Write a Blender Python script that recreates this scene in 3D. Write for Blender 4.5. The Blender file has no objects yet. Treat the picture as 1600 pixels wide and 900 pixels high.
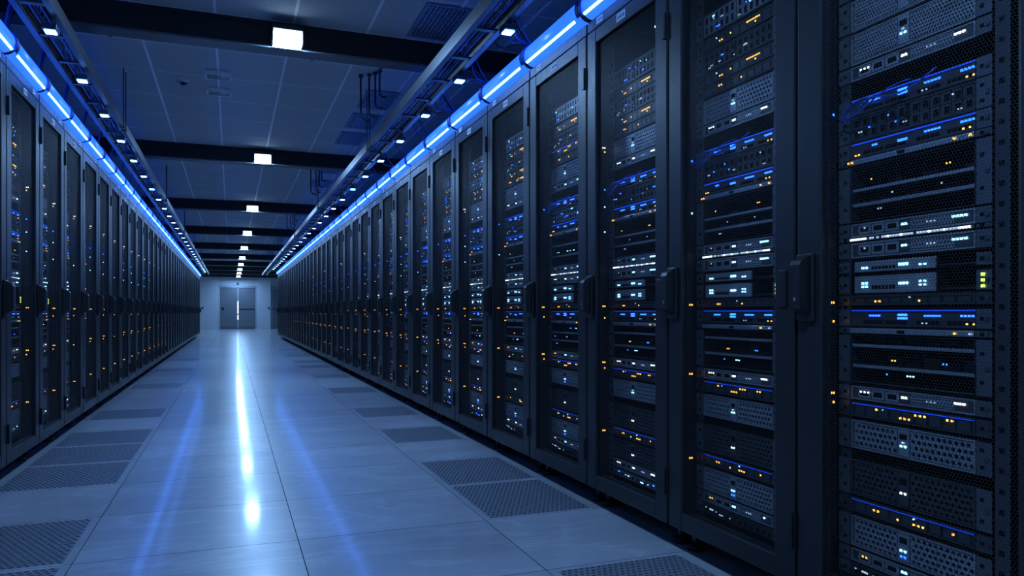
import bpy, bmesh, math, random
from mathutils import Vector
sc = bpy.context.scene
COL = sc.collection
random.seed(11)
PI = math.pi

# ------------------------------------------------------------------ materials
M = {}
def pmat(name, col, rough=.5, metal=0., spec=.5, emit=None, estr=0., sampling=None):
    m = bpy.data.materials.new(name); m.use_nodes = True
    b = m.node_tree.nodes['Principled BSDF']
    b.inputs['Base Color'].default_value = (*col, 1)
    b.inputs['Roughness'].default_value = rough
    b.inputs['Metallic'].default_value = metal
    b.inputs['Specular IOR Level'].default_value = spec
    if emit:
        b.inputs['Emission Color'].default_value = (*emit, 1)
        b.inputs['Emission Strength'].default_value = estr
    if sampling: m.cycles.emission_sampling = sampling
    M[name] = m
    return m
def nd(m, kind, **kw):
    n = m.node_tree.nodes.new(kind)
    for k, v in kw.items(): setattr(n, k, v)
    return n
def vary(m, scale, c0, c1, r0=None, r1=None, stretch=(1, 1, 1)):
    """noise-driven colour (and roughness) on object coordinates"""
    L = m.node_tree.links; b = m.node_tree.nodes['Principled BSDF']
    tc = nd(m, 'ShaderNodeTexCoord'); mp = nd(m, 'ShaderNodeMapping'); mp.inputs['Scale'].default_value = stretch
    L.new(tc.outputs['Object'], mp.inputs[0])
    nz = nd(m, 'ShaderNodeTexNoise'); nz.inputs['Scale'].default_value = scale; nz.inputs['Detail'].default_value = 5
    L.new(mp.outputs[0], nz.inputs['Vector'])
    mx = nd(m, 'ShaderNodeMix', data_type='RGBA')
    mx.inputs[6].default_value = (*c0, 1); mx.inputs[7].default_value = (*c1, 1)
    L.new(nz.outputs['Fac'], mx.inputs[0]); L.new(mx.outputs[2], b.inputs['Base Color'])
    if r0 is not None:
        mr = nd(m, 'ShaderNodeMapRange'); mr.inputs[1].default_value = .3; mr.inputs[2].default_value = .7
        mr.inputs[3].default_value = r0; mr.inputs[4].default_value = r1
        L.new(nz.outputs['Fac'], mr.inputs[0]); L.new(mr.outputs[0], b.inputs['Roughness'])
    return m

vary(pmat('cabinet_paint', (.03, .033, .04), .42, .3), 30, (.017, .0185, .022), (.022, .024, .028), .38, .46)
pmat('cabinet_dark', (.008, .009, .011), .6)
pmat('black_plastic', (.007, .0075, .009), .45)
pmat('void', (.002, .002, .003), .9, spec=.1)
pmat('chassis', (.055, .062, .075), .45, .5)
pmat('chassis_black', (.012, .013, .016), .5, .3)
pmat('face_grey', (.27, .31, .37), .4, .5)
pmat('face_light', (.35, .40, .48), .35, .6)
pmat('ear_metal', (.12, .14, .175), .4, .6)
pmat('steel', (.16, .17, .19), .36, .85)
pmat('steel_dark', (.10, .11, .13), .4, .8)
pmat('beam_shaded', (.016, .018, .022), .5, .2)  # beam web: its shade is put into the base colour
pmat('beam_flange_lit', (.12, .13, .15), .5, .3)  # same beam, coloured lighter to stand for light bounced off the floor
pmat('tag_white', (.75, .77, .8), .5)
pmat('tag_ink', (.03, .03, .035), .6)
pmat('cable_blue', (.02, .10, .55), .35)
pmat('cable_black', (.012, .014, .02), .45)
pmat('tile_ceiling', (.45, .47, .48), .8)
pmat('tbar', (.8, .82, .86), .5)
vary(pmat('wall_paint', (.5, .53, .58), .55), 3, (.50, .53, .58), (.56, .59, .64), .5, .6)
pmat('door_steel', (.16, .18, .21), .45, .3)
pmat('door_trim', (.40, .43, .48), .4, .4)
pmat('vent_metal', (.24, .26, .30), .38, .4)
pmat('floor_base', (.01, .01, .012), .9, spec=.1)

BLUE = (.010, .075, 1.); CYAN = (.22, .66, 1.); AMB = (1., .42, .05); WHT = (.75, .88, 1.); GRN = (.55, 1., .12)
pmat('led_blue', (.02, .05, .2), .4, emit=BLUE, estr=10)
pmat('led_blue_dim', (.02, .05, .2), .4, emit=(.004, .06, 1.), estr=1.3)
pmat('led_cyan', (.05, .1, .2), .4, emit=CYAN, estr=5, sampling='NONE')
pmat('led_amber', (.2, .1, .02), .4, emit=AMB, estr=3.2, sampling='NONE')
pmat('led_white', (.3, .3, .3), .4, emit=WHT, estr=3, sampling='NONE')
pmat('led_white_dim', (.3, .3, .3), .4, emit=(.5, .75, 1.), estr=.9, sampling='NONE')
pmat('led_green', (.1, .2, .02), .4, emit=GRN, estr=3, sampling='NONE')
pmat('tube_diffuser', (.05, .12, .5), .35, emit=(.018, .125, 1.), estr=1.7)
pmat('tube_core', (.3, .4, .8), .4, emit=(.05, .22, 1.), estr=26)
pmat('lamp_diffuser', (.8, .8, .8), .5, emit=(.285, .555, 1.), estr=780)
pmat('lamp_side', (.8, .8, .8), .5, emit=(.5, .75, 1.), estr=4)
pmat('spot_lens', (.8, .8, .8), .5, emit=(.085, .27, 1.), estr=30)
pmat('slit_glow', (.6, .6, .6), .3, emit=(.45, .7, 1.), estr=5)

# polished floor tiles: slightly different per tile, faint cloudy veins
fm = pmat('floor_tile', (.3, .32, .35), .25, spec=1.0)
L = fm.node_tree.links; b = fm.node_tree.nodes['Principled BSDF']
tc = nd(fm, 'ShaderNodeTexCoord'); geo = nd(fm, 'ShaderNodeNewGeometry')
mp = nd(fm, 'ShaderNodeMapping'); mp.inputs['Scale'].default_value = (.9, 2.2, 1)
L.new(tc.outputs['Object'], mp.inputs[0])
off = nd(fm, 'ShaderNodeVectorMath', operation='SCALE'); off.inputs['Scale'].default_value = 23
cmb = nd(fm, 'ShaderNodeCombineXYZ')
for i in range(3): L.new(geo.outputs['Random Per Island'], cmb.inputs[i])
L.new(cmb.outputs[0], off.inputs[0])
ad = nd(fm, 'ShaderNodeVectorMath', operation='ADD'); L.new(mp.outputs[0], ad.inputs[0]); L.new(off.outputs[0], ad.inputs[1])
nz = nd(fm, 'ShaderNodeTexNoise'); nz.inputs['Scale'].default_value = 1.5; nz.inputs['Detail'].default_value = 5
nz.inputs['Roughness'].default_value = .55; nz.inputs['Distortion'].default_value = .8
L.new(ad.outputs[0], nz.inputs['Vector'])
rp = nd(fm, 'ShaderNodeValToRGB'); e = rp.color_ramp.elements
e[0].position = .3; e[0].color = (.31, .33, .36, 1); e[1].position = .75; e[1].color = (.39, .41, .45, 1)
L.new(nz.outputs['Fac'], rp.inputs[0])
tint = nd(fm, 'ShaderNodeMapRange'); tint.inputs[3].default_value = .86; tint.inputs[4].default_value = 1.06
L.new(geo.outputs['Random Per Island'], tint.inputs[0])
mu = nd(fm, 'ShaderNodeVectorMath', operation='SCALE'); L.new(rp.outputs[0], mu.inputs[0]); L.new(tint.outputs[0], mu.inputs['Scale'])
n2 = nd(fm, 'ShaderNodeTexNoise'); n2.inputs['Scale'].default_value = 1.1; n2.inputs['Detail'].default_value = 6; n2.inputs['Distortion'].default_value = 1.5
L.new(ad.outputs[0], n2.inputs['Vector'])
sb = nd(fm, 'ShaderNodeMath', operation='SUBTRACT'); sb.inputs[1].default_value = .5; L.new(n2.outputs['Fac'], sb.inputs[0])
ab = nd(fm, 'ShaderNodeMath', operation='ABSOLUTE'); L.new(sb.outputs[0], ab.inputs[0])
vr = nd(fm, 'ShaderNodeMapRange', interpolation_type='SMOOTHSTEP'); vr.inputs[1].default_value = 0; vr.inputs[2].default_value = .035
vr.inputs[3].default_value = 1.22; vr.inputs[4].default_value = 1.0; L.new(ab.outputs[0], vr.inputs[0])
mv = nd(fm, 'ShaderNodeVectorMath', operation='SCALE'); L.new(mu.outputs[0], mv.inputs[0]); L.new(vr.outputs[0], mv.inputs['Scale'])
L.new(mv.outputs[0], b.inputs['Base Color'])
mr = nd(fm, 'ShaderNodeMapRange'); mr.inputs[1].default_value = .3; mr.inputs[2].default_value = .72
mr.inputs[3].default_value = .29; mr.inputs[4].default_value = .34
b.inputs['Coat Weight'].default_value = .42; b.inputs['Coat Roughness'].default_value = .10; b.inputs['Coat IOR'].default_value = 1.45
L.new(nz.outputs['Fac'], mr.inputs[0]); L.new(mr.outputs[0], b.inputs['Roughness'])

# perforated sheet steel for the cabinet doors: round holes on a staggered grid
def perforated(name, pitch, R, col):
    m = pmat(name, col, .45, .5)
    L = m.node_tree.links; b = m.node_tree.nodes['Principled BSDF']; out = m.node_tree.nodes['Material Output']
    tc = nd(m, 'ShaderNodeTexCoord'); sx = nd(m, 'ShaderNodeSeparateXYZ'); L.new(tc.outputs['Object'], sx.inputs[0])
    cb = nd(m, 'ShaderNodeCombineXYZ'); L.new(sx.outputs[1], cb.inputs[0]); L.new(sx.outputs[2], cb.inputs[1])
    s = nd(m, 'ShaderNodeVectorMath', operation='SCALE'); s.inputs['Scale'].default_value = 1 / pitch; L.new(cb.outputs[0], s.inputs[0])
    ds = []
    for o in ((0, 0), (.5, .866)):
        a = nd(m, 'ShaderNodeVectorMath', operation='ADD'); a.inputs[1].default_value = (o[0], o[1], 0); L.new(s.outputs[0], a.inputs[0])
        w = nd(m, 'ShaderNodeVectorMath', operation='WRAP'); w.inputs[1].default_value = (.5, .866, 1); w.inputs[2].default_value = (-.5, -.866, -1)
        L.new(a.outputs[0], w.inputs[0])
        ln = nd(m, 'ShaderNodeVectorMath', operation='LENGTH'); L.new(w.outputs[0], ln.inputs[0]); ds.append(ln)
    mn = nd(m, 'ShaderNodeMath', operation='MINIMUM'); L.new(ds[0].outputs['Value'], mn.inputs[0]); L.new(ds[1].outputs['Value'], mn.inputs[1])
    lt = nd(m, 'ShaderNodeMath', operation='LESS_THAN'); lt.inputs[1].default_value = R; L.new(mn.outputs[0], lt.inputs[0])
    tr = nd(m, 'ShaderNodeBsdfTransparent'); mx = nd(m, 'ShaderNodeMixShader')
    L.new(lt.outputs[0], mx.inputs[0]); L.new(b.outputs[0], mx.inputs[1]); L.new(tr.outputs[0], mx.inputs[2])
    L.new(mx.outputs[0], out.inputs[0])
perforated('door_perforated', .0082, .455, (.034, .036, .040))

# ------------------------------------------------------------------ mesh helper
class MB:
    def __init__(s, sx=1): s.v = []; s.f = []; s.m = []; s.sx = sx
    def add(s, vs, fs, mat):
        o = len(s.v); s.v += [(p[0] * s.sx, p[1], p[2]) for p in vs]
        for f in fs:
            f = [i + o for i in f]
            s.f.append(f[::-1] if s.sx < 0 else f); s.m.append(mat)
    def box(s, x0, x1, y0, y1, z0, z1, mat, ch=0):
        if x0 > x1: x0, x1 = x1, x0
        if y0 > y1: y0, y1 = y1, y0
        if z0 > z1: z0, z1 = z1, z0
        if ch <= 0:
            vs = [(x0, y0, z0), (x1, y0, z0), (x1, y1, z0), (x0, y1, z0), (x0, y0, z1), (x1, y0, z1), (x1, y1, z1), (x0, y1, z1)]
            s.add(vs, [(0, 3, 2, 1), (4, 5, 6, 7), (0, 1, 5, 4), (1, 2, 6, 5), (2, 3, 7, 6), (3, 0, 4, 7)], mat)
        else:
            bm = bmesh.new(); bmesh.ops.create_cube(bm, size=1)
            for v in bm.verts:
                v.co = Vector(((x0 + x1) / 2 + v.co.x * (x1 - x0), (y0 + y1) / 2 + v.co.y * (y1 - y0), (z0 + z1) / 2 + v.co.z * (z1 - z0)))
            bmesh.ops.bevel(bm, geom=bm.edges[:], offset=ch, segments=2, profile=.5, affect='EDGES')
            bm.verts.ensure_lookup_table(); bm.verts.index_update()
            s.add([tuple(v.co) for v in bm.verts], [[v.index for v in f.verts] for f in bm.faces], mat); bm.free()
        return s
    def tube(s, pts, r, mat, n=8, closed_ends=True):
        pts = [Vector(p) for p in pts]; rings = []
        t0 = (pts[1] - pts[0]).normalized()
        up = Vector((0, 0, 1)) if abs(t0.z) < .9 else Vector((1, 0, 0))
        nrm = (up - t0 * up.dot(t0)).normalized(); vs = []
        for i, p in enumerate(pts):
            t = (pts[min(i + 1, len(pts) - 1)] - pts[max(i - 1, 0)]).normalized()
            nrm = (nrm - t * nrm.dot(t)).normalized(); bi = t.cross(nrm)
            vs += [tuple(p + nrm * (r * math.cos(2 * PI * k / n)) + bi * (r * math.sin(2 * PI * k / n))) for k in range(n)]
        fs = [(i * n + k, i * n + (k + 1) % n, (i + 1) * n + (k + 1) % n, (i + 1) * n + k) for i in range(len(pts) - 1) for k in range(n)]
        if closed_ends:
            fs.append(tuple(range(n - 1, -1, -1))); fs.append(tuple((len(pts) - 1) * n + k for k in range(n)))
        s.add(vs, fs, mat); return s
    def prism(s, poly, axis, a, b, mat):
        """poly of 2D points extruded along axis (0 x,1 y,2 z) from a to b"""
        n = len(poly)
        def P(p, t):
            q = list(p); q.insert(axis, t); return tuple(q)
        vs = [P(p, a) for p in poly] + [P(p, b) for p in poly]
        fs = [(i, (i + 1) % n, n + (i + 1) % n, n + i) for i in range(n)] + [tuple(range(n - 1, -1, -1)), tuple(range(n, 2 * n))]
        bm = bmesh.new(); bv = [bm.verts.new(v) for v in vs]
        for f in fs: bm.faces.new([bv[i] for i in f])
        bmesh.ops.recalc_face_normals(bm, faces=bm.faces[:]); bm.verts.index_update()
        s.add([tuple(v.co) for v in bm.verts], [[v.index for v in f.verts] for f in bm.faces], mat); bm.free()
        return s
    def holes(s, a0, a1, b0, b1, na, nb, fill, depth, mat, place, stag=True):
        """plate on an (a,b) rectangle with na x nb round holes; place(a,b,d) maps to 3D, d = depth behind the front"""
        da, db = (a1 - a0) / na, (b1 - b0) / nb
        for j in range(nb):
            shift = .5 * da if (stag and j % 2) else 0
            zl, zh = b0 + j * db, b0 + (j + 1) * db
            cells = [a0 + shift + i * da for i in range(na - (1 if shift else 0))]
            if shift:
                for lo in (a0, a1 - shift):
                    s.add([place(lo, zl, 0), place(lo + shift, zl, 0), place(lo + shift, zh, 0), place(lo, zh, 0)], [(0, 1, 2, 3)], mat)
            for lo in cells:
                ca, cb = lo + da / 2, zl + db / 2
                out = [(-1, -1), (0, -1), (1, -1), (1, 0), (1, 1), (0, 1), (-1, 1), (-1, 0)]
                inn = [(-.7, -.7), (0, -1), (.7, -.7), (1, 0), (.7, .7), (0, 1), (-.7, .7), (-1, 0)]
                vs = [place(ca + p * da / 2, cb + q * db / 2, 0) for p, q in out]
                vs += [place(ca + p * da / 2 * fill, cb + q * db / 2 * fill, 0) for p, q in inn]
                vs += [place(ca + p * da / 2 * fill, cb + q * db / 2 * fill, depth) for p, q in inn]
                fs = []
                for k in range(8):
                    k2 = (k + 1) % 8
                    fs += [(k, k2, 8 + k2, 8 + k), (8 + k, 8 + k2, 16 + k2, 16 + k)]
                s.add(vs, fs, mat)
        return s
    def merge(s, o):
        n = len(s.v); s.v += o.v; s.f += [[i + n for i in f] for f in o.f]; s.m += o.m
    def build(s, name, parent=None, loc=(0, 0, 0), rotz=0, smooth=False):
        me = bpy.data.meshes.new(name); me.from_pydata(s.v, [], s.f)
        keys = []
        for k in s.m:
            if k not in keys: keys.append(k)
        for k in keys: me.materials.append(M[k])
        ix = {k: i for i, k in enumerate(keys)}
        me.polygons.foreach_set('material_index', [ix[k] for k in s.m])
        if smooth: me.polygons.foreach_set('use_smooth', [True] * len(me.polygons))
        me.update()
        o = bpy.data.objects.new(name, me); COL.objects.link(o)
        o.location = loc; o.rotation_euler = (0, 0, rotz)
        if parent: o.parent = parent
        return o

def tag(o, label, cat, group=None, kind=None):
    o['label'] = label; o['category'] = cat
    if group: o['group'] = group
    if kind: o['kind'] = kind
    return o
def struct(o): o['kind'] = 'structure'; return o
def thing(name, loc, rotz=0):
    o = bpy.data.objects.new(name, None); COL.objects.link(o); o.location = loc; o.rotation_euler = (0, 0, rotz)
    o.empty_display_size = .1
    return o
KIDS = {}
def kids(o):
    return [c for c in KIDS.get(o.name, [])]
def part(mb, name, parent, smooth=False, label=None):
    o = mb.build(name, parent, smooth=smooth); KIDS.setdefault(parent.name, []).append(o)
    if label: o['label'] = label
    return o
def copy_tree(o, parent=None):
    c = o.copy(); COL.objects.link(c)
    if parent: c.parent = parent
    for ch in kids(o):
        KIDS.setdefault(c.name, []).append(copy_tree(ch, c))
    return c

ONES = ['zeroth', 'first', 'second', 'third', 'fourth', 'fifth', 'sixth', 'seventh', 'eighth', 'ninth', 'tenth', 'eleventh', 'twelfth',
        'thirteenth', 'fourteenth', 'fifteenth', 'sixteenth', 'seventeenth', 'eighteenth', 'nineteenth']
def nth(n):
    if n < 20: return ONES[n]
    t = {2: ('twentieth', 'twenty-'), 3: ('thirtieth', 'thirty-'), 4: ('fortieth', 'forty-')}[n // 10]
    return t[0] if n % 10 == 0 else t[1] + ONES[n % 10]
def rack_name(side, i):
    return f"{'nearest' if i == 1 else nth(i)} cabinet of the {'right' if side > 0 else 'left'} row"

# ------------------------------------------------------------------ layout (metres; x across the aisle, y along it)
CAM_Z = .88
XR, XL = 1.52, -1.08
PITCH = .70
NR = NL = 37
PR = [.665, .74, .665, .67, .69, .71, .72, .725] + [.70] * 40      # widths of the right-hand cabinets, from the one beside the camera on
def pw(side, i): return PR[i] if side > 0 else PITCH
def cy(side, i):
    if side < 0: return 4.47 - .35 + PITCH * (i - 1)
    return 1.69 - PR[0] - PR[1] + sum(PR[:i]) + PR[i] / 2
def fx(side): return XR if side > 0 else XL
CEIL = 2.88
Y0, Y1 = -4.0, 41.6
WX0, WX1 = -2.25, 2.70
BEAMS = [-3.2, 1.0, 5.3, 9.5, 14.1, 18.5, 22.8, 26.9, 30.7, 34.1, 37.4, 40.7]

# ------------------------------------------------------------------ the room
TU, TV = .7625, .645
ulines = [-.52 + TU * k for k in range(-3, 6)]
vlines = [2.95 + TV * k for k in range(-12, 62)]
vents_r = [-2, 0, 1, 3, 5, 8, 11, 14, 16, 19, 23]
vents_l = [-1, 0, 2, 3, 4, 6, 10, 14, 18]
iu_r, iu_l = 5, 2
fl = MB(); g = .0016
for iu in range(len(ulines) - 1):
    for iv in range(len(vlines) - 1):
        k = iv - 12
        if (iu == iu_r and k in vents_r) or (iu == iu_l and k in vents_l): continue
        a, b_, c, d = ulines[iu] + g, ulines[iu + 1] - g, vlines[iv] + g, vlines[iv + 1] - g
        fl.add([(a, c, 0), (b_, c, 0), (b_, d, 0), (a, d, 0)], [(0, 1, 2, 3)], 'floor_tile')
fl.box(WX0 - .6, WX1 + .6, Y0, Y1 + .3, -.12, -.06, 'floor_base')
struct(fl.build('floor'))

def floor_vent(side, k, label):
    a = ulines[iu_r if side > 0 else iu_l] + g; b_ = a + TU - 2 * g
    c = 2.95 + TV * k + g; d = c + TV - 2 * g
    if side > 0: h0, h1 = 1.035, 1.515
    else: h0, h1 = -1.085, -.55
    root = thing('floor_vent', ((h0 + h1) / 2, (c + d) / 2, -.004))
    ox, oy = (h0 + h1) / 2, (c + d) / 2
    P = lambda x, y, dd: (x - ox, y - oy, .004 - dd)
    gr = MB()
    gr.holes(h0, h1, c + .02, d - .02, 22, 26, .72, .006, 'vent_metal', P)
    part(gr, 'grille', root)
    fr = MB()
    for (p, q, r, s_) in ((a, h0, c, d), (h1, b_, c, d), (h0, h1, c, c + .02), (h0, h1, d - .02, d)):
        fr.box(p - ox, q - ox, r - oy, s_ - oy, -.004, .004, 'floor_tile')
    part(fr, 'border', root)
    tag(root, label, 'floor vent', 'perforated floor vents')
# build one per side, then copy
def vents(side, ks):
    names = {1: 'right', -1: 'left'}
    first = None
    for n, k in enumerate(ks):
        lab = f"perforated grey floor tile, {nth(n + 1)} from the front, beside the {names[side]} cabinet row"
        if first is None:
            before = set(bpy.data.objects.keys()); floor_vent(side, k, lab)
            first = [o for o in bpy.data.objects if o.name not in before and o.parent is None][0]; k0 = k
        else:
            c = copy_tree(first); c.location.y = first.location.y + TV * (k - k0); c['label'] = lab
vents(1, vents_r); vents(-1, vents_l)

# ceiling: tiles with light tee bars between them
cl = MB()
cl.box(WX0 - .6, WX1 + .6, Y0, Y1 + .3, CEIL, CEIL + .1, 'tile_ceiling')
CU, CV = .505, .72
for k in range(-6, 8):
    x = -.10 + CU * k
    if WX0 < x < WX1: cl.box(x - .009, x + .009, Y0, Y1, CEIL - .004, CEIL + .002, 'tbar')
y = 5.3 - CV * 13
while y < Y1:
    cl.box(WX0, WX1, y - .004, y + .004, CEIL - .003, CEIL + .002, 'tbar'); y += CV
struct(cl.build('ceiling'))

struct(MB().box(WX0 - .1, WX0, Y0, Y1, 0, CEIL, 'wall_paint').build('wall_left'))
struct(MB().box(WX1, WX1 + .1, Y0, Y1, 0, CEIL, 'wall_paint').build('wall_right'))
struct(MB().box(WX0, WX1, Y0 - .1, Y0, 0, CEIL, 'wall_paint').build('wall_back'))
# far wall with the recessed door bay between two wall piers
YW = Y1
wf = MB()
D0, D1 = -.62, 1.30        # double door bay
R0, R1 = 2.02, 2.62        # single door at right of it
wf.box(WX0, D0, YW - .30, YW + .1, 0, CEIL, 'wall_paint')
wf.box(D1, 1.98, YW - .30, YW + .1, 0, CEIL, 'wall_paint')
wf.box(D0, D1, YW - .02, YW + .1, 2.28, CEIL, 'wall_paint')
wf.box(1.98, WX1, YW - .02, YW + .1, 2.25, CEIL, 'wall_paint')
wf.box(D0, WX1, YW + .06, YW + .1, 0, 2.3, 'wall_paint')
struct(wf.build('wall_far'))

def double_door():
    r = struct(thing('door_1', ((D0 + D1) / 2, YW, 0)))
    hw = (D1 - D0) / 2
    f = MB()
    f.box(-hw, -hw + .09, -.08, .05, 0, 2.27, 'door_trim'); f.box(hw - .09, hw, -.08, .05, 0, 2.27, 'door_trim')
    f.box(-hw + .09, hw - .09, -.08, .05, 2.18, 2.27, 'door_trim')
    part(f, 'door_frame', r)
    for s_ in (-1, 1):
        lf = MB(); lo, hi = (.035, hw - .10) if s_ > 0 else (-hw + .10, -.035)
        lf.box(lo, hi, -.05, 0, .02, 2.17, 'door_steel', .004)
        leaf = part(lf, 'door_leaf', r)
        kp = MB().box(lo + .03, hi - .03, -.056, -.05, .05, .13, 'steel'); part(kp, 'kick_plate', leaf)
        if s_ < 0:
            part(MB().box(lo + .05, lo + .17, -.075, -.05, 1.0, 1.14, 'black_plastic', .005), 'lock_case', leaf)
        else:
            b_ = MB().box(lo + .04, hi - .04, -.085, -.065, 1.04, 1.075, 'black_plastic', .004)
            b_.box(lo + .08, lo + .11, -.066, -.05, 1.03, 1.085, 'black_plastic'); b_.box(hi - .11, hi - .08, -.066, -.05, 1.03, 1.085, 'black_plastic')
            part(b_, 'push_bar', leaf)
    st = MB().box(-.034, .034, -.045, -.01, .02, 2.17, 'door_trim'); part(st, 'centre_post', r)
    for (z0, z1) in ((1.05, 1.46), (.82, 1.03), (.50, .74)):
        part(MB().box(-.022, .022, -.05, -.045, z0, z1, 'slit_glow'), 'lit_window', r)
double_door()
def single_door():
    r = struct(thing('door_2', ((R0 + R1) / 2, YW, 0))); hw = (R1 - R0) / 2
    f = MB(); f.box(-hw, -hw + .06, -.08, .05, 0, 2.2, 'door_trim'); f.box(hw - .06, hw, -.08, .05, 0, 2.2, 'door_trim')
    f.box(-hw + .06, hw - .06, -.08, .05, 2.13, 2.2, 'door_trim'); part(f, 'door_frame', r)
    lf = part(MB().box(-hw + .065, hw - .065, -.05, 0, .02, 2.12, 'door_steel', .004), 'door_leaf', r)
    part(MB().box(-hw + .10, -hw + .17, -.08, -.05, 1.02, 1.12, 'black_plastic', .004), 'door_handle', lf)
single_door()
tag(MB().box(-.05, .05, -.05, 0, -.06, .06, 'black_plastic', .008).build('door_sensor', loc=((D0 + D1) / 2, YW - .021, 2.40)),
    'small dark sensor box on the wall above the double door', 'sensor')
for x, t in ((-1.38, 'small black card reader on the wall pier left of the double door'), (1.88, 'small black card reader on the pier right of the double door')):
    tag(MB().box(-.04, .04, -.03, 0, -.05, .05, 'black_plastic', .006).build('mounted_card_reader', loc=(x, YW - .301, 1.10)), t, 'card reader', 'card readers by the doors')

# ------------------------------------------------------------------ ceiling beams and lamps
UL = .36
def make_beam():
    r = thing('ceiling_beam', (0, 0, 0))
    w = MB(); w.box(WX0 + .02, WX1 - .02, 0, .15, -.035, -.002, 'beam_shaded'); w.box(WX0 + .02, WX1 - .02, .0, .03, -.17, -.03, 'beam_shaded')
    w.box(WX0 + .02, WX1 - .02, .065, .085, -.17, -.03, 'beam_shaded')
    part(w, 'web', r)
    part(MB().box(WX0 + .02, WX1 - .02, 0, .15, -.186, -.17, 'beam_flange_lit', .003), 'flange', r)
    part(MB().tube([(WX0 + .02, .20, -.15), (WX1 - .02, .20, -.15)], .014, 'cable_black', 10), 'conduit', r, True)
    for x in (-1.6, -.75, .55, 1.05, 2.1): part(MB().box(x - .012, x + .012, .151, .222, -.172, -.13, 'steel_dark'), 'conduit_clip', r)
    return r
beam0 = None; lamp0 = None
def make_lamp():
    r = thing('ceiling_lamp', (0, 0, 0))
    h = MB(); h.box(-.105, .105, -.125, -.003, -.075, -.045, 'black_plastic', .004); h.box(-.105, -.097, -.125, -.003, -.155, -.075, 'black_plastic')
    h.box(.097, .105, -.125, -.003, -.155, -.075, 'black_plastic'); h.box(-.097, .097, -.012, -.003, -.17, -.075, 'black_plastic')
    part(h, 'housing', r)
    dm = MB().box(-.093, .093, -.120, -.014, -.160, -.077, 'lamp_side'); dm.m[0] = 'lamp_diffuser'
    part(dm, 'diffuser', r, label='glowing white diffuser')
    return r
seen = [b for b in BEAMS if b > 4]
for n, v in enumerate(BEAMS):
    o = make_beam() if n == 0 else copy_tree(beam0)
    if n == 0: beam0 = o
    o.location = (0, v, CEIL)
    k = n - 1
    where = f"{nth(k)} from the front" if k >= 1 else ('over the camera' if k == 0 else 'behind the camera')
    tag(o, f"black steel ceiling beam crossing the aisle, {where}", 'beam', 'ceiling beams', 'thing')
    l = make_lamp() if n == 0 else copy_tree(lamp0)
    if n == 0: lamp0 = l
    l.location = (UL, v, CEIL - .015)
    tag(l, f"square white lamp mounted on ceiling beam, {where}", 'lamp', 'ceiling lamps')

# ceiling vents
cvent0 = None
cv = [(1.18, 4.62, 'beside the nearest beam'), (1.52, 4.62, 'next to the tray by the nearest beam'), (1.14, 6.62, 'just past the nearest beam'), (1.14, 7.44, 'midway between the two nearest beams'),
      (1.14, 8.26, 'just before the second beam'), (1.14, 10.2, 'just past the second beam'), (1.14, 11.4, 'midway between second and third beams'), (1.14, 15.2, 'just past the third beam')]
for n, (x, y, t) in enumerate(cv):
    if cvent0 is None:
        r = cvent0 = thing('ceiling_vent', (0, 0, 0))
        P = lambda a, b_, d: (a, b_, -.012 + d)
        gmb = MB(); gmb.holes(.02, .28, .02, .58, 9, 15, .68, .006, 'vent_metal', lambda a, b_, d: (a, b_, -.010 + d), False)
        part(gmb, 'grille', r)
        f = MB()
        f.box(0, .30, 0, .02, -.012, -.004, 'vent_metal'); f.box(0, .30, .58, .60, -.012, -.004, 'vent_metal')
        f.box(0, .02, .02, .58, -.012, -.004, 'vent_metal'); f.box(.28, .30, .02, .58, -.012, -.004, 'vent_metal')
        part(f, 'frame', r)
        part(MB().box(.02, .28, .02, .58, -.0045, -.004, 'void'), 'backing', r)
        # shift so the panel hangs just under the tee bars
    else: r = copy_tree(cvent0)
    r.location = (x, y, CEIL - .0005)
    tag(r, f"perforated ceiling air vent above the right tray, {t}", 'vent', 'ceiling vents')

# smoke detector and the pair of bracket fixtures
def lathe(mb, prof, mat, n=20):
    vs = [(r_ * math.cos(2 * PI * k / n), r_ * math.sin(2 * PI * k / n), z) for r_, z in prof for k in range(n)]
    fs = [(i * n + k, (i + 1) * n + k, (i + 1) * n + (k + 1) % n, i * n + (k + 1) % n) for i in range(len(prof) - 1) for k in range(n)]
    fs.append(tuple((len(prof) - 1) * n + k for k in range(n))); mb.add(vs, fs, mat); return mb
r = thing('smoke_detector', (-.385, 6.92, CEIL))
part(lathe(MB(), [(.055, 0), (.055, -.015), (.045, -.028)], 'tag_white'), 'base', r, True)
part(lathe(MB(), [(.022, -.028), (.022, -.040), (.012, -.046)], 'tag_ink'), 'sensing_cap', r, True)
tag(r, 'round white smoke detector on the ceiling between the two nearest beams', 'smoke detector')
for n, (y, t) in enumerate(((6.55, 'nearer of two'), (7.05, 'farther of two'))):
    r = thing('ceiling_fixture', (-.10, y, CEIL - .004))
    f = MB()
    f.box(-.10, .10, 0, .012, -.030, 0, 'tag_white'); f.box(-.10, .10, .15, .162, -.030, 0, 'tag_white')
    f.box(-.10, -.088, .012, .15, -.030, 0, 'tag_white'); f.box(.088, .10, .012, .15, -.030, 0, 'tag_white')
    part(f, 'frame', r)
    i_ = MB(); i_.box(-.08, -.015, .02, .14, -.025, 0, 'steel_dark', .004); i_.box(.015, .08, .02, .14, -.02, 0, 'face_grey', .004)
    part(i_, 'sensor_block', r)
    tag(r, f"small white square sensor fixture on the ceiling tee bar, {t}", 'fixture', 'ceiling sensor fixtures')

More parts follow.
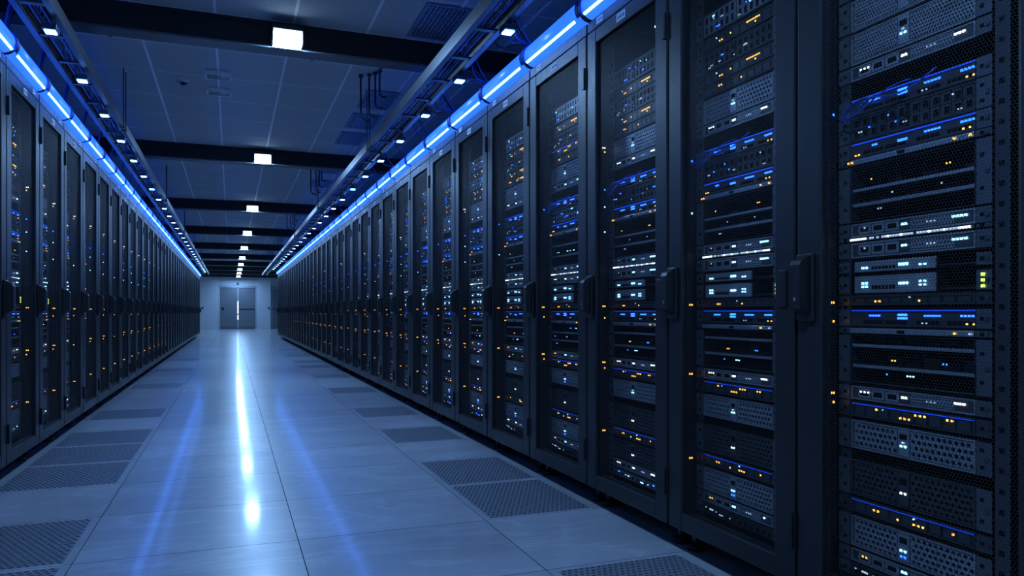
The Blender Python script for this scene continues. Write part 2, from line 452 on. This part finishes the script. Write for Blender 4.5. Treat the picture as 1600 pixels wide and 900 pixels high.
# ------------------------------------------------------------------ server cabinets
def make_rack(side, detail):
    sx = 1 if side > 0 else -1
    r = thing('server_cabinet', (0, 0, 0))
    b_ = MB(sx)
    for s_ in (-1, 1):
        b_.box(.03, 1.0, s_ * .337, s_ * .344, .09, 2.20, 'cabinet_paint')
        b_.box(.03, .125, s_ * .282, s_ * .336, .10, 2.15, 'cabinet_dark')
    b_.box(.080, .125, -.281, -.205, .10, 2.15, 'cabinet_dark')
    b_.box(.03, 1.0, -.336, .336, 2.188, 2.20, 'cabinet_paint'); b_.box(.03, 1.0, -.336, .336, .09, .10, 'cabinet_dark')
    b_.box(.985, 1.0, -.336, .336, .10, 2.188, 'cabinet_dark')
    part(b_, 'cabinet_body', r)
    part(MB(sx).box(.002, .029, -.344, .344, 2.150, 2.20, 'cabinet_paint', .003), 'header', r)
    part(MB(sx).box(.17, .96, -.33, .33, .0, .089, 'void'), 'plinth', r)
    d = MB(sx); ch = .004
    d.box(0, .027, .258, .343, .09, 2.145, 'cabinet_paint', ch); d.box(0, .027, -.343, -.258, .09, 2.145, 'cabinet_paint', ch)
    d.box(0.0005, .027, -.2585, .2585, .09, .154, 'cabinet_paint', ch); d.box(0.0005, .027, -.2585, .2585, 2.083, 2.145, 'cabinet_paint', ch)
    # thin inner bead around the opening
    d.box(.020, .03, .252, .258, .154, 2.083, 'cabinet_dark'); d.box(.020, .03, -.258, -.252, .154, 2.083, 'cabinet_dark')
    d.box(.020, .03, -.252, .252, .154, .162, 'cabinet_dark'); d.box(.020, .03, -.252, .252, 2.075, 2.083, 'cabinet_dark')
    door = part(d, 'door', r)
    part(sheet(sx), 'perforated_panel', door)
    h = MB(sx)
    zc, yc = .95, .306
    h.box(-.012, -.0005, yc - .030, yc + .030, zc - .095, zc + .095, 'black_plastic', .004)
    h.prism([(-.012, zc - .075), (-.042, zc - .06), (-.046, zc - .05), (-.046, zc + .062), (-.040, zc + .074), (-.012, zc + .088)], 1, yc - .019, yc + .019, 'black_plastic')
    hd = part(h, 'handle', door)
    if detail:
        part(MB(sx).box(-.0468, -.0462, yc - .004, yc + .004, zc - .038, zc - .028, 'face_light'), 'lock_mark', hd, label='tiny white padlock mark')
        part(MB(sx).box(-.006, -.0003, -.314, -.277, zc - .055, zc + .055, 'black_plastic', .003), 'latch_plate', door)
        for z in (.25, 1.95):
            hm = MB(sx); hm.box(-.012, -.0004, -.345, -.327, z - .05, z + .05, 'black_plastic', .003)
            part(hm, 'hinge', door)
        part(MB(sx).box(.016, .019, -.235, -.228, 1.985, 1.992, 'led_cyan'), 'status_light', door)
    def plate(x, y0, y1, z0, z1):
        m = MB(sx).box(x - .0015, x - .0002, y0, y1, z0, z1, 'tag_white')
        n = 5; w = (y1 - y0) / (n + 1)
        for i in range(n):
            yy = y0 + w * (i + .62); m.box(x - .0019, x - .0015, yy, yy + w * .55, z0 + (z1 - z0) * (.25 + .1 * (i % 2)), z1 - (z1 - z0) * .25, 'tag_ink')
        return m
    part(plate(0, -.02, .055, 2.100, 2.134), 'name_plate', door, label='small white name plate')
    part(plate(.002, .19, .25, 2.162, 2.188), 'name_plate', r, label='small white name plate on the header')
    if detail:
        for yy in (-.30, .30):
            f = MB(sx); f.tube([(.09, yy, .001), (.09, yy, .018)], .030, 'black_plastic', 14); f.tube([(.09, yy, .018), (.09, yy, .089)], .012, 'steel_dark', 10)
            part(f, 'foot', r, True)
        for y0 in (.2305, -.190):
            rl = MB(sx); rl.box(.078, .081, y0, y0 + .033, .12, 2.06, 'steel_dark')
            for q in range(41):
                z = .155 + q * .0457
                rl.box(.0775, .0781, y0 + .012, y0 + .024, z, z + .012, 'void')
            part(rl, 'mounting_rail', r)
    return r
def sheet(sx):
    m = MB(sx); m.add([(.0145, -.2575, .1545), (.0145, .2575, .1545), (.0145, .2575, 2.0825), (.0145, -.2575, 2.0825)], [(0, 3, 2, 1)], 'door_perforated'); return m

racks = {}
protos = {}
for side, N in ((1, NR), (-1, NL)):
    for i in range(0, N + 1):
        det = i <= 16
        key = (side, det)
        if key not in protos: r = protos[key] = make_rack(side, det)
        else: r = copy_tree(protos[key])
        r.location = (fx(side), cy(side, i), 0); r.scale = (1, pw(side, i) / .70, 1)
        racks[(side, i)] = r
        row = 'right' if side > 0 else 'left'
        if i == 0: lab = f"tall black server cabinet beside the camera, start of the {row} row"
        elif i == 1: lab = f"tall black server cabinet with mesh door, nearest in the {row} row"
        elif i == N: lab = f"tall black server cabinet at the far end of the {row} row"
        else: lab = f"tall black server cabinet with mesh door, {nth(i)} along the {row} row"
        tag(r, lab, 'server cabinet', 'server cabinets in two rows')

# ------------------------------------------------------------------ rack equipment. local: x into the cabinet, y across, z up from the unit's base
HW = .222; CW = .181
def Y(fr): return HW - fr * 2 * HW
class Unit:
    def __init__(s): s.body = MB(); s.parts = []; s.lights = []
    def p(s, name, mb): s.parts.append((name, mb))
    def l(s, mb): s.lights.append(mb)
    def ears(s, h, mat='ear_metal'):
        for sg in (1, -1):
            m = MB(); m.box(-.003, .0, sg * (CW + .004), sg * HW, .001, h - .001, mat)
            nscr = 1 if h < .05 else 2
            for q in range(nscr):
                z = h * (q + .5) / nscr
                m.box(-.0045, -.003, sg * (CW + .018) - .005, sg * (CW + .018) + .005, z - .004, z + .004, 'void')
            m.box(-.007, -.003, sg * (HW - .010) - .005, sg * (HW - .010) + .005, h / 2 - .006, h / 2 + .006, 'steel_dark', .002)
            s.p('mounting_ear', m)
    def dots(s, fr, z, n, mat, w=.0065, hgt=.0045, gap=.010, rows=1, x=0):
        w *= .88; hgt *= .88
        m = MB(); y = Y(fr) + (n - 1) * gap / 2
        for q in range(n):
            for r_ in range(rows):
                m.box(x - .002, x - .0002, y - q * gap - w / 2, y - q * gap + w / 2, z + r_ * .009 - hgt / 2, z + r_ * .009 + hgt / 2, mat)
        s.l(m)
def plate_holes(y0, y1, z0, z1, pitch, fill, mat):
    m = MB(); na = max(2, round((y1 - y0) / pitch)); nb = max(2, round((z1 - z0) / pitch))
    m.holes(-y1, -y0, z0, z1, na, nb, fill, .005, mat, lambda a, b_, d: (-.001 + d, -a, b_)); return m
def chassis(u, h, mat, depth=.55, cw=CW):
    u.body.box(.006, depth, -cw, cw, .001, h - .001, 'chassis_black')
    for (a, b_, c, d) in ((-cw, cw, .001, .005), (-cw, cw, h - .005, h - .001), (-cw, -cw + .004, .005, h - .005), (cw - .004, cw, .005, h - .005)):
        u.body.box(-.001, .006, a, b_, c, d, mat)

def u_grille(h, v, rng, fine=False):
    u = Unit(); chassis(u, h, 'face_grey' if v != 1 else 'chassis'); u.ears(h)
    mat = 'face_grey' if v != 1 else 'chassis'
    pt = .0085 if fine else .0150
    u.p('vent_grille', plate_holes(Y(.43), Y(.12), .007, h - .007, pt, .74, mat))
    u.p('vent_grille', plate_holes(Y(.905), Y(.52), .007, h - .007, pt, .74, mat))
    m = MB().box(-.003, .006, Y(.512), Y(.437), .006, h - .006, mat, .001); m.box(-.0036, -.003, Y(.50), Y(.45), h * .62, h * .80, 'void')
    u.p('control_panel', m)
    u.dots(.475, h * .40, 2, ['led_cyan', 'led_white', 'led_cyan'][v], .007, .006, .012, x=-.003)
    if v == 2: u.dots(.475, h * .22, 2, 'led_blue', .006, .005, .011, x=-.003)
    if v == 0: u.dots(.475, h * .52, 1, 'led_white_dim', .008, .005, x=-.003)
    return u
def u_switch(h, v, rng):
    u = Unit(); chassis(u, h, 'chassis'); u.ears(h)
    f = MB().box(.0, .006, -CW + .004, CW - .004, .005, h - .005, 'chassis'); u.p('faceplate', f)
    pm = MB()
    for blk in (.2, .36, .57, .76):
        for q in range(5):
            y = Y(blk) - q * .013
            pm.box(-.0012, 0, y - .005, y + .005, .008, .017, 'void')
    u.p('port_block', pm)
    u.l(MB().box(-.003, -.001, Y(.91), Y(.10), h - .006, h - .0035, 'led_blue_dim'))
    u.dots(.27, h * .62, 4 if v != 1 else 2, 'led_blue', .0075, .005, .0095)
    u.dots(.465, h * .48, 3, 'led_blue', .0095, .0065, .010, rows=2 if v != 1 else 1)
    u.dots(.657, h * .62, 5 if v != 2 else 3, 'led_blue', .0075, .005, .0095)
    u.dots(.865, h * .62, 4, 'led_blue', .0075, .0055, .0095)
    u.dots(.86 if v else .88, h * .22, 2, 'led_amber', .006, .004, .016)
    if v == 0: u.dots(.61, h * .24, 2, 'led_white_dim', .005, .004, .012)
    if v == 1: u.dots(.14, h * .2, 2, 'led_amber', .006, .004, .012)
    return u
def u_bar(h, v, rng):
    u = Unit(); u.body.box(-.006, .05, -CW, CW, .001, h - .001, 'face_light', .002); u.ears(h)
    m = MB()
    for q in range(14):
        y = Y(.12) - q * .0245; m.box(-.0066, -.006, y - .009, y + .009, h * .3, h * .7, 'face_grey')
    u.p('label_strip', m)
    m = MB().box(-.008, -.006, Y(.49), Y(.44), h * .25, h * .75, 'void'); u.p('latch', m)
    if v != 2: u.dots(.10, h * .5, 2, 'led_amber', .006, .005, .012, x=-.007)
    u.dots(.80, h * .5, 1, 'led_amber', .007, .005, x=-.007); u.dots(.89, h * .5, 1, ['led_amber', 'led_green', 'led_white_dim'][v], .007, .005, x=-.007)
    return u
def u_shelf(h, v, rng):
    u = Unit(); cw = CW
    u.body.box(.30, .31, -cw, cw, .001, h - .001, 'void'); u.body.box(0, .30, -cw, -cw + .003, .001, h - .001, 'chassis_black')
    u.body.box(0, .30, cw - .003, cw, .001, h - .001, 'chassis_black'); u.body.box(0, .30, -cw + .003, cw - .003, h - .003, h - .001, 'chassis_black')
    u.body.box(0, .30, -cw + .003, cw - .003, .001, .003, 'chassis'); u.ears(h)
    for k, z in enumerate((.045, .085 if v != 1 else .10)):
        m = MB().box(.004, .29, -cw + .004, cw - .004, z, z + .003, 'chassis'); m.box(.001, .004, -cw + .004, cw - .004, z - .002, z + .006, 'face_grey'); u.p('shelf', m)
        dv = MB()
        for q in range(6):
            y = -cw + .03 + q * .055; dv.box(.06, .25, y, y + .045, z + .004, z + .018 + .012 * ((q + k + v) % 2), 'chassis')
        u.p('drive_row', dv)
    for q in range(5):
        fr = rng.uniform(.12, .85); zz = rng.choice((.055, .10, .018)) + .012
        u.dots(fr, min(zz, h - .01), rng.choice((1, 2)), rng.choice(('led_white_dim', 'led_white_dim', 'led_cyan', 'led_blue', 'led_amber')), .004, .004, .009, x=.004)
    return u
def u_server(h, v, rng):
    u = Unit(); chassis(u, h, 'face_grey'); u.ears(h)
    u.p('faceplate', MB().box(.001, .006, -CW + .004, CW - .004, .005, h - .005, 'chassis'))
    for q in range(3):
        y0 = Y(.15) - q * .044
        m = MB().box(-.002, .001, y0 - .04, y0, .007, h - .007, 'face_grey', .001); m.box(-.0026, -.002, y0 - .034, y0 - .008, h * .35, h * .68, 'void'); u.p('drive_bay', m)
    u.p('vent_grille', plate_holes(Y(.79), Y(.52), .007, h - .007, .0085, .7, 'face_grey'))
    u.dots(.475, h * .55, 2, ['led_cyan', 'led_cyan', 'led_white'][v], .008, .0065, .010, x=.0008)
    u.dots(.82, h * .6, [4, 1, 3][v], ['led_cyan', 'led_cyan', 'led_white'][v], .0085, .006, .0105)
    u.dots(.20, h * .6, 1 + v, ['led_white_dim', 'led_amber', 'led_white'][v], .006, .005, .012, x=-.002)
    u.dots(.65, h * .5, 3, 'led_white_dim', .004, .0035, .010, x=-.001)
    return u
def u_strip(h, v, rng):
    u = Unit(); u.body.box(-.004, .04, -CW, CW, 0.0005, h - .0005, 'steel_dark'); u.ears(h)
    m = MB(); n = 44
    for q in range(n):
        y = Y(.10) - q * (.80 * 2 * HW / n)
        if rng.random() < (.95 if q < 8 else .8): m.box(-.006, -.004, y - .0028, y + .0028, h * .25, h * .8, 'led_white' if q < 7 or q > 40 or q % 5 == 0 else 'led_white_dim')
    u.l(m); return u
def u_controller(h, v, rng):
    u = Unit(); a, b_ = Y(.68), Y(.12)
    u.body.box(.004, .4, a, b_, .001, h - .001, 'chassis_black'); u.body.box(-.002, .004, a, b_, .001, h - .001, 'face_grey', .001); u.ears(h)
    u.body.box(.012, .03, -CW - .003, a - .001, .004, .010, 'chassis_black'); u.body.box(.012, .03, b_ + .001, CW + .003, .004, .010, 'chassis_black')
    m = MB()
    for q in range(7): m.box(-.0028, -.002, Y(.26) - q * .011 - .004, Y(.26) - q * .011 + .004, h * .2, h * .45, 'void')
    u.p('port_block', m)
    u.dots(.20, h * .38, 2, 'led_cyan', .0085, .006, .012, rows=2 if h > .04 else 1, x=-.002)
    u.dots(.475, h * .5, 3, 'led_cyan', .0085, .0075, .010, x=-.002)
    u.dots(.60, h * .38, 2, 'led_cyan', .007, .005, .013, rows=2 if h > .04 else 1, x=-.002)
    if h > .04:
        gm = MB()
        for q in range(3): gm.box(-.006, -.0045, Y(.955) - .004, Y(.955) + .004, h * (.12 + .28 * q), h * (.12 + .28 * q) + .007, 'led_green')
        u.l(gm)
    return u
def u_power(h, v, rng):
    u = Unit(); chassis(u, h, 'chassis'); u.ears(h, 'steel_dark')
    u.p('faceplate', MB().box(.001, .006, -CW + .004, CW - .004, .005, h - .005, 'chassis_black'))
    m = MB()
    for q in range(9):
        y = Y(.16) - q * .038; m.box(-.001, .001, y - .015, y + .015, .007, h - .010, 'chassis')
    u.p('socket_row', m)
    for q in range(2 + v):
        fr = .2 + .66 * (q + rng.random() * .7) / (2 + v)
        u.dots(fr, h * rng.choice((.35, .5, .65)), rng.choice((1, 1, 2, 3)), 'led_amber', .0065, .0055, .013)
    u.dots(rng.uniform(.15, .8), h * .7, 1, rng.choice(('led_white_dim', 'led_green', 'led_cyan')), .005, .004)
    if v == 2: u.l(MB().box(-.002, .001, Y(.90), Y(.10), h - .0070, h - .0058, 'led_blue_dim'))
    if v == 1: u.dots(.70, h * .62, 7, 'led_amber', .0065, .005, .010)
    return u
def u_disks(h, v, rng):
    u = Unit(); chassis(u, h, 'chassis'); u.ears(h)
    rows = 2 if h > .06 else 1
    for half in (0, 1):
        m = MB()
        for r_ in range(rows):
            for q in range(6):
                y = Y(.10 + .415 * half) - q * .0288; zz = .006 + r_ * (h - .012) / rows
                m.box(-.002, .006, y - .0268, y - .001, zz, zz + (h - .012) / rows - .002, 'chassis' if v else 'face_grey', 0)
                m.box(-.0026, -.002, y - .024, y - .010, zz + .004, zz + (h - .012) / rows - .008, 'void')
        u.p('drive_bank', m)
    for q in range(7):
        u.dots(rng.uniform(.1, .88), rng.uniform(.012, h - .012), rng.choice((1, 1, 2, 3)), rng.choice(('led_blue', 'led_white_dim', 'led_cyan', 'led_blue')) if v != 1 else rng.choice(('led_white_dim', 'led_white_dim', 'led_blue')), .0045, .004, .008, x=-.002)
    return u

KIND = {  # builder, object name, category, description, group
    'grille': (u_grille, 'grille_server', 'server', 'perforated-front server', 'perforated-front servers in the cabinets'),
    'fine': (lambda h, v, r: u_grille(h, v, r, True), 'mesh_server', 'server', 'fine-mesh server', 'fine-mesh servers in the nearest cabinet'),
    'switch': (u_switch, 'network_switch', 'network switch', 'blue-lit network switch', 'blue-lit network switches'),
    'bar': (u_bar, 'cable_bar', 'cable bar', 'pale grey cable bar', 'pale cable bars'),
    'shelf': (u_shelf, 'equipment_shelf', 'shelf', 'dark open equipment shelf', 'open equipment shelves'),
    'server': (u_server, 'rack_server', 'server', 'slim server', 'slim servers in the cabinets'),
    'strip': (u_strip, 'light_strip', 'light strip', 'row of white lights on a strip', 'white light strips in the cabinets'),
    'controller': (u_controller, 'storage_controller', 'controller', 'narrow grey controller box', 'narrow controller boxes'),
    'power': (u_power, 'power_module', 'power module', 'amber-lit power module', 'amber-lit power modules'),
    'disks': (u_disks, 'disk_array', 'disk array', 'disk array', 'disk arrays'),
}
STACK = [('disks', 1.865, .085, 0), ('power', 1.815, .042, 1), ('disks', 1.738, .072, 1), ('power', 1.692, .042, 1), ('power', 1.649, .038, 0),
         ('grille', 1.556, .085, 0), ('server', 1.512, .040, 2), ('switch', 1.417, .046, 0), ('disks', 1.344, .070, 1), ('switch', 1.299, .043, 1),
         ('bar', 1.281, .016, 0), ('shelf', 1.125, .152, 0), ('server', 1.084, .038, 0), ('strip', 1.0725, .010, 0), ('server', 1.027, .043, 0),
         ('controller', .988, .030, 0), ('controller', .931, .047, 0), ('power', .899, .028, 0), ('switch', .842, .047, 0), ('bar', .822, .016, 2),
         ('shelf', .688, .130, 1), ('server', .642, .038, 2), ('power', .595, .042, 2), ('grille', .508, .078, 0), ('grille', .381, .097, 1),
         ('power', .334, .040, 2), ('grille', .240, .084, 2), ('server', .199, .036, 1), ('disks', .158, .036, 1)]
TOP1 = [('fine', 1.87, .085, 0), ('fine', 1.74, .085, 2), ('fine', 1.648, .085, 0), ('fine', 1.556, .085, 0)]
POS = {1: ('only',), 2: ('upper', 'lower'), 3: ('top', 'middle', 'bottom')}
uproto = {}
EX = .077           # equipment face behind the door face
def unit(kind, h, v, detail):
    key = (kind, round(h, 4), v, detail)
    if key in uproto: return copy_tree(uproto[key])
    u = KIND[kind][0](h, v, random.Random(len(kind) * 131 + v * 17 + int(h * 1000)))
    name = KIND[kind][1]
    if detail:
        root = u.body.build(name)
        for pn, mb in u.parts: part(mb, pn, root)
        for mb in u.lights: part(mb, 'status_light', root)
    else:
        for pn, mb in u.parts: u.body.merge(mb)
        root = u.body.build(name); lm = MB()
        for mb in u.lights: lm.merge(mb)
        part(lm, 'status_light', root)
    uproto[key] = root
    return root
EQ = [(1, i) for i in range(1, 15)] + [(-1, i) for i in range(1, 10)]
for side, i in EQ:
    rng = random.Random(i * 7 + (0 if side > 0 else 500))
    st = list(STACK)
    if side > 0 and i == 1: st = TOP1 + [s_ for s_ in STACK if s_[1] < 1.55]
    if side < 0: st = [s_ for s_ in st]
    counts = {}
    for s_ in st: counts[s_[0]] = counts.get(s_[0], 0) + 1
    idx = {}
    for kind, z0, h, v in st:
        if i > 2 or side < 0:
            if rng.random() < .45: v = rng.randrange(3)
        o = unit(kind, h, v, side > 0 and i <= 6)
        o.location = (fx(side) + side * EX, cy(side, i) + (.060 if side > 0 and i == 1 else .035), z0)
        o.rotation_euler = (0, 0, 0 if side > 0 else PI)
        _, _, cat, desc, grp = KIND[kind]
        k = idx[kind] = idx.get(kind, 0) + 1; n = counts[kind]
        pos = '' if n == 1 else ', ' + (POS[n][k - 1] if n <= 3 else ('topmost' if k == 1 else 'lowest' if k == n else nth(k) + ' from top'))
        tag(o, f"{desc}{pos}, in the {rack_name(side, i)}", cat, grp)

# vertical power strips on the far inner side of every cabinet
pz = [(1.618, 'led_white', 2), (1.60, 'led_amber', 1), (1.43, 'led_blue', 1), (1.353, 'led_cyan', 1), (1.24, 'led_cyan', 1), (.907, 'led_amber', 2), (.855, 'led_amber', 1), (.656, 'led_amber', 2), (.63, 'led_amber', 1), (.35, 'led_amber', 2)]
pproto = {}
for side, N in ((1, NR), (-1, NL)):
    for i in range(1, N + 1):
        v = i % 3
        key = (side, v)
        if key in pproto: o = copy_tree(pproto[key])
        else:
            m = MB(side); m.box(.034, .060, .262, .2805, .25, 1.75, 'chassis_black', .002)
            o = m.build('power_strip'); pproto[key] = o
            rng = random.Random(v * 3 + side)
            for z, c, n in pz:
                if v and rng.random() < .35: continue
                l = MB(side)
                for q in range(n): l.box(.046 - q * .009, .051 - q * .009, .2603, .2619, z - .003, z + .003, c)
                part(l, 'status_light', o)
        o.location = (fx(side), cy(side, i), 0); o.scale = (1, pw(side, i) / .70, 1)
        tag(o, f"upright black power strip with lights inside the {rack_name(side, i)}", 'power strip', 'power strips in the cabinets')

# blue patch cables across the upper switches of the nearest cabinets
for i in range(1, 5):
    for q in range(4):
        x0 = XR + EX; y0 = cy(1, i) + (.060 if i == 1 else .035)
        e = (.12 - q * .075)
        pts = []
        for t in range(13):
            s_ = t / 12
            yy = .20 + (e - .20) * s_
            zz = 1.395 + q * .006 + .045 * s_ + .018 * math.sin(PI * s_ * (1.2 + .3 * q)) * (1 if q % 2 else -.6)
            xx = -.012 - .016 * math.sin(PI * s_) - .0015 * q
            pts.append((xx - .0045 * q, yy, zz))
        m = MB().tube(pts, .0022, 'cable_blue', 6)
        o = m.build('patch_cable', loc=(x0, y0, 0), smooth=True)
        tag(o, f"thin blue patch cable, {nth(q + 1)} of four, in the {rack_name(1, i)}", 'cable', 'blue patch cables at the switches')

# ------------------------------------------------------------------ blue light tubes on the cabinet tops
tz, tr, tx = 2.262, .060, .010
def make_tube(side):
    r = thing('light_tube', (0, 0, 0))
    d = MB(); d.tube([(0, -.305, tz), (0, .305, tz)], tr, 'tube_diffuser', 24); part(d, 'diffuser', r, True)
    a = math.radians(41); px, pz_ = -side * (tr - .003) * math.cos(a), tz - (tr - .003) * math.sin(a)
    part(MB().tube([(px, -.30, pz_), (px, .30, pz_)], .0075, 'tube_core', 8), 'led_core', r, True, 'bright blue-white core line')
    c = MB(); c.tube([(0, .307, tz), (0, .349, tz)], tr - .008, 'cable_black', 20); c.tube([(0, .312, tz), (0, .322, tz)], tr - .001, 'black_plastic', 20); c.tube([(0, .334, tz), (0, .344, tz)], tr - .001, 'black_plastic', 20)
    part(c, 'clamp', r, True)
    return r
tp = {}
for side, N in ((1, NR), (-1, NL)):
    for i in range(0, N + 1):
        r = copy_tree(tp[side]) if side in tp else make_tube(side)
        tp.setdefault(side, r)
        r.location = (fx(side) + side * tx, cy(side, i), 0); r.scale = (1, pw(side, i) / .70, 1)
        w = rack_name(side, i) if i else f"cabinet beside the camera, {'right' if side > 0 else 'left'} row"
        tag(r, f"glowing blue light tube on top of the {w}", 'light tube', 'blue light tubes over the cabinets')

# ------------------------------------------------------------------ cable trays, spotlights, hangers, cables
TRAY = {1: (1.19, 1.37, 1.36), -1: (-.83, -1.01, -.884)}
def make_tray(side, Ln):
    ui, uo, _ = TRAY[side]
    r = thing('cable_tray', (0, 0, 0))
    for u, s_ in ((ui, 1), (uo, -1)):
        s_ *= side
        m = MB(); m.box(u - .003, u + .003, 0, Ln, 2.395, 2.470, 'steel')
        m.box(u + s_ * .003, u + s_ * .030, 0, Ln, 2.395, 2.400, 'steel'); m.box(u + s_ * .003, u + s_ * .030, 0, Ln, 2.465, 2.470, 'steel')
        part(m, 'side_rail', r)
    lo, hi = min(ui, uo) + .004, max(ui, uo) - .004
    n = int(Ln / .45)
    for k in range(n):
        yy = (k + .5) * Ln / n
        part(MB().box(lo, hi, yy - .018, yy + .018, 2.4005, 2.412, 'steel_dark'), 'rung', r)
    for yy in (.06, Ln - .06):
        m = MB(); m.box(ui - side * .012 - .004, ui - side * .012 + .004, yy - .004, yy + .004, 2.38, CEIL - .006, 'steel_dark')
        m.box(ui - .02, ui + .02, yy - .015, yy + .015, 2.380, 2.394, 'steel_dark')
        part(m, 'hanger_rod', r)
    return r
LN = 4.2
for side in (1, -1):
    t0 = None
    for k in range(8 if side > 0 else 8):
        r = t0 = make_tray(side, LN - .01) if t0 is None else copy_tree(t0)
        if k == 0: t0 = r
        r.location = (0, -1.6 + LN * k, 0)
        if r.location.y + LN > (27.5 if side > 0 else 30.5): pass
        row = 'right' if side > 0 else 'left'
        tag(r, f"steel ladder cable tray section above the {row} row, {nth(k + 1)} from the front", 'cable tray', 'overhead cable tray sections')

def make_spot():
    r = thing('spotlight', (0, 0, 0))
    m = MB(); m.box(-.035, .035, -.045, .045, -.030, 0, 'steel_dark', .004); m.box(-.010, .010, -.012, .012, 0, .012, 'steel_dark'); part(m, 'housing', r)
    part(MB().box(-.026, .026, -.030, .030, -.036, -.0305, 'spot_lens', .002), 'lens', r, label='bright white lens')
    return r
sp0 = None
for side in (1, -1):
    y = 3.62 if side > 0 else 4.47
    k = 0
    while y < (27 if side > 0 else 29.6):
        r = make_spot() if sp0 is None else copy_tree(sp0)
        sp0 = sp0 or r
        k += 1
        r.location = (TRAY[side][2], y, 2.382)
        row = 'right' if side > 0 else 'left'
        tag(r, f"small white spotlight under the {row} cable tray, {nth(k)} from the front", 'spotlight', 'small spotlights under the trays')
        y += .88
# long cables lying in the trays
for side in (1, -1):
    lo, hi = sorted((TRAY[side][0], TRAY[side][1]))
    row = 'right' if side > 0 else 'left'
    for q in range(5):
        rng = random.Random(q + side * 10); ph = rng.random() * 6
        x = lo + .038 + (hi - lo - .076) * q / 4
        pts = [(x + .006 * math.sin(t * .9 + ph), -1.5 + t * .5, 2.4195 + (.0015 * math.sin(t * 1.7 + ph) + .0015)) for t in range(0, 59)]
        o = MB().tube(pts, .006, 'cable_blue' if q % 2 else 'cable_black', 6).build('data_cable', smooth=True)
        tag(o, f"{'blue' if q % 2 else 'black'} cable lying lengthwise in the {row} tray, {nth(q + 1)} from the aisle" if side > 0 else
            f"{'blue' if q % 2 else 'black'} cable lying lengthwise in the {row} tray, {nth(5 - q)} from the aisle", 'cable', 'cables lying in the trays')
# cables arching from the tray to the tube clamps
ONES_N = {3: 'three', 6: 'six'}
for side in (1, -1):
    for i in range(1, 21):
        n = 6 if i <= 6 else 3 if i <= 10 else 1
        yb = cy(side, i) + .338 * pw(side, i) / .70
        for q in range(n):
            rng = random.Random(i * 10 + q + (0 if side > 0 else 77))
            yq = yb - .007 + (q - (n - 1) / 2) * .0095
            ys = yb + (q - (n - 1) / 2) * .07 + rng.uniform(-.03, .03) + .04
            uo = TRAY[side][1]; tc = fx(side) + side * tx; rr = tr + .0055
            P0 = Vector((uo - side * .056, ys, 2.4365)); P1 = Vector((uo - side * .062, ys, 2.72 + .022 * q))
            if q % 2 and side > 0: P0 = Vector((uo + side * .012, ys, 2.432)); P1 = Vector((uo + side * (.035 if side > 0 else .02), ys, 2.30 if side > 0 else 2.40))
            a0 = math.radians(80); P3 = Vector((tc - side * rr * math.cos(a0), yq, tz + rr * math.sin(a0)))
            P2 = P3 + Vector((-side * (.07 if side > 0 else .01), (ys - yq) * .14, (.012 if side > 0 else .12) + .008 * q))
            pts = []
            for t in range(13):
                s_ = t / 12; pts.append(P0 * (1 - s_) ** 3 + P1 * 3 * s_ * (1 - s_) ** 2 + P2 * 3 * s_ * s_ * (1 - s_) + P3 * s_ ** 3)
            # wraps back over the front of the tube
            P3b = P3
            wrap = [Vector((tc - side * rr * math.cos(math.radians(a)), yq, tz + rr * math.sin(math.radians(a)))) for a in (72, 55, 35, 15, -5, -22, -38)]
            pts = pts[:-1] + wrap
            o = MB().tube(pts, .0042, 'cable_blue' if q % 3 != 2 else 'cable_black', 6).build('tray_cable', smooth=True)
            tag(o, f"{'blue' if q % 3 != 2 else 'black'} cable arching over the {rack_name(side, i)}" + (f", {nth(q + 1)} of {ONES_N[n]}" if n > 1 else ''), 'cable', 'cables arching to the light tubes')
# J-shaped conduits hanging from the ceiling to the right tray
def jcon(x, y, z1, rr, d):
    pts = [(x, y, CEIL - .003), (x, y, z1 + rr)]
    for t in range(1, 7):
        a = t / 6 * PI / 2; pts.append((x + d * (rr - rr * math.cos(a)), y, z1 + rr - rr * math.sin(a)))
    pts.append((x + d * (rr + .03), y, z1)); return pts
n = 0
for bi, v in enumerate((6.15, 10.3, 14.9, 19.3, 23.6)):
    for q in range(4):
        x = 1.02 + (0, .06, .10, .125)[q]
        z1 = (2.50, 2.52, 2.58, 2.66)[q]
        rr = (.05, .04, .035, .03)[q]
        m = MB().tube(jcon(x, v - .06 * q + .09, z1, rr, 1), .0075, 'cable_black', 8)
        m.box(x - .018, x + .018, v - .06 * q + .09 - .018, v - .06 * q + .09 + .018, CEIL - .022, CEIL - .006, 'steel_dark')
        o = m.build('hanging_conduit', smooth=False)
        tag(o, f"black hooked conduit hanging behind the {nth(bi + 1)} ceiling beam, {nth(q + 1)} from the aisle", 'conduit', 'hooked conduits hanging from the ceiling')

# ------------------------------------------------------------------ world, camera, view
w = bpy.data.worlds.new('night'); sc.world = w; w.use_nodes = True
w.node_tree.nodes['Background'].inputs[0].default_value = (.01, .02, .05, 1)
cam = bpy.data.cameras.new('camera'); co = bpy.data.objects.new('camera', cam); COL.objects.link(co)
cam.sensor_width = 36; cam.lens = 1150 / 1600 * 36
co.location = (0, 0, CAM_Z); co.rotation_euler = (PI / 2, 0, -math.atan(439 / 1150))
cam.shift_y = 38 / 1600; cam.clip_start = .05; cam.clip_end = 100
sc.camera = co
sc.view_settings.view_transform = 'Standard'; sc.view_settings.look = 'None'; sc.view_settings.gamma = 1
sc.view_settings.use_curve_mapping = False; sc.view_settings.exposure = 0
sc.cycles.sample_clamp_indirect = 3; sc.cycles.max_bounces = 8; sc.cycles.transparent_max_bounces = 12
sc.cycles.use_denoising = True
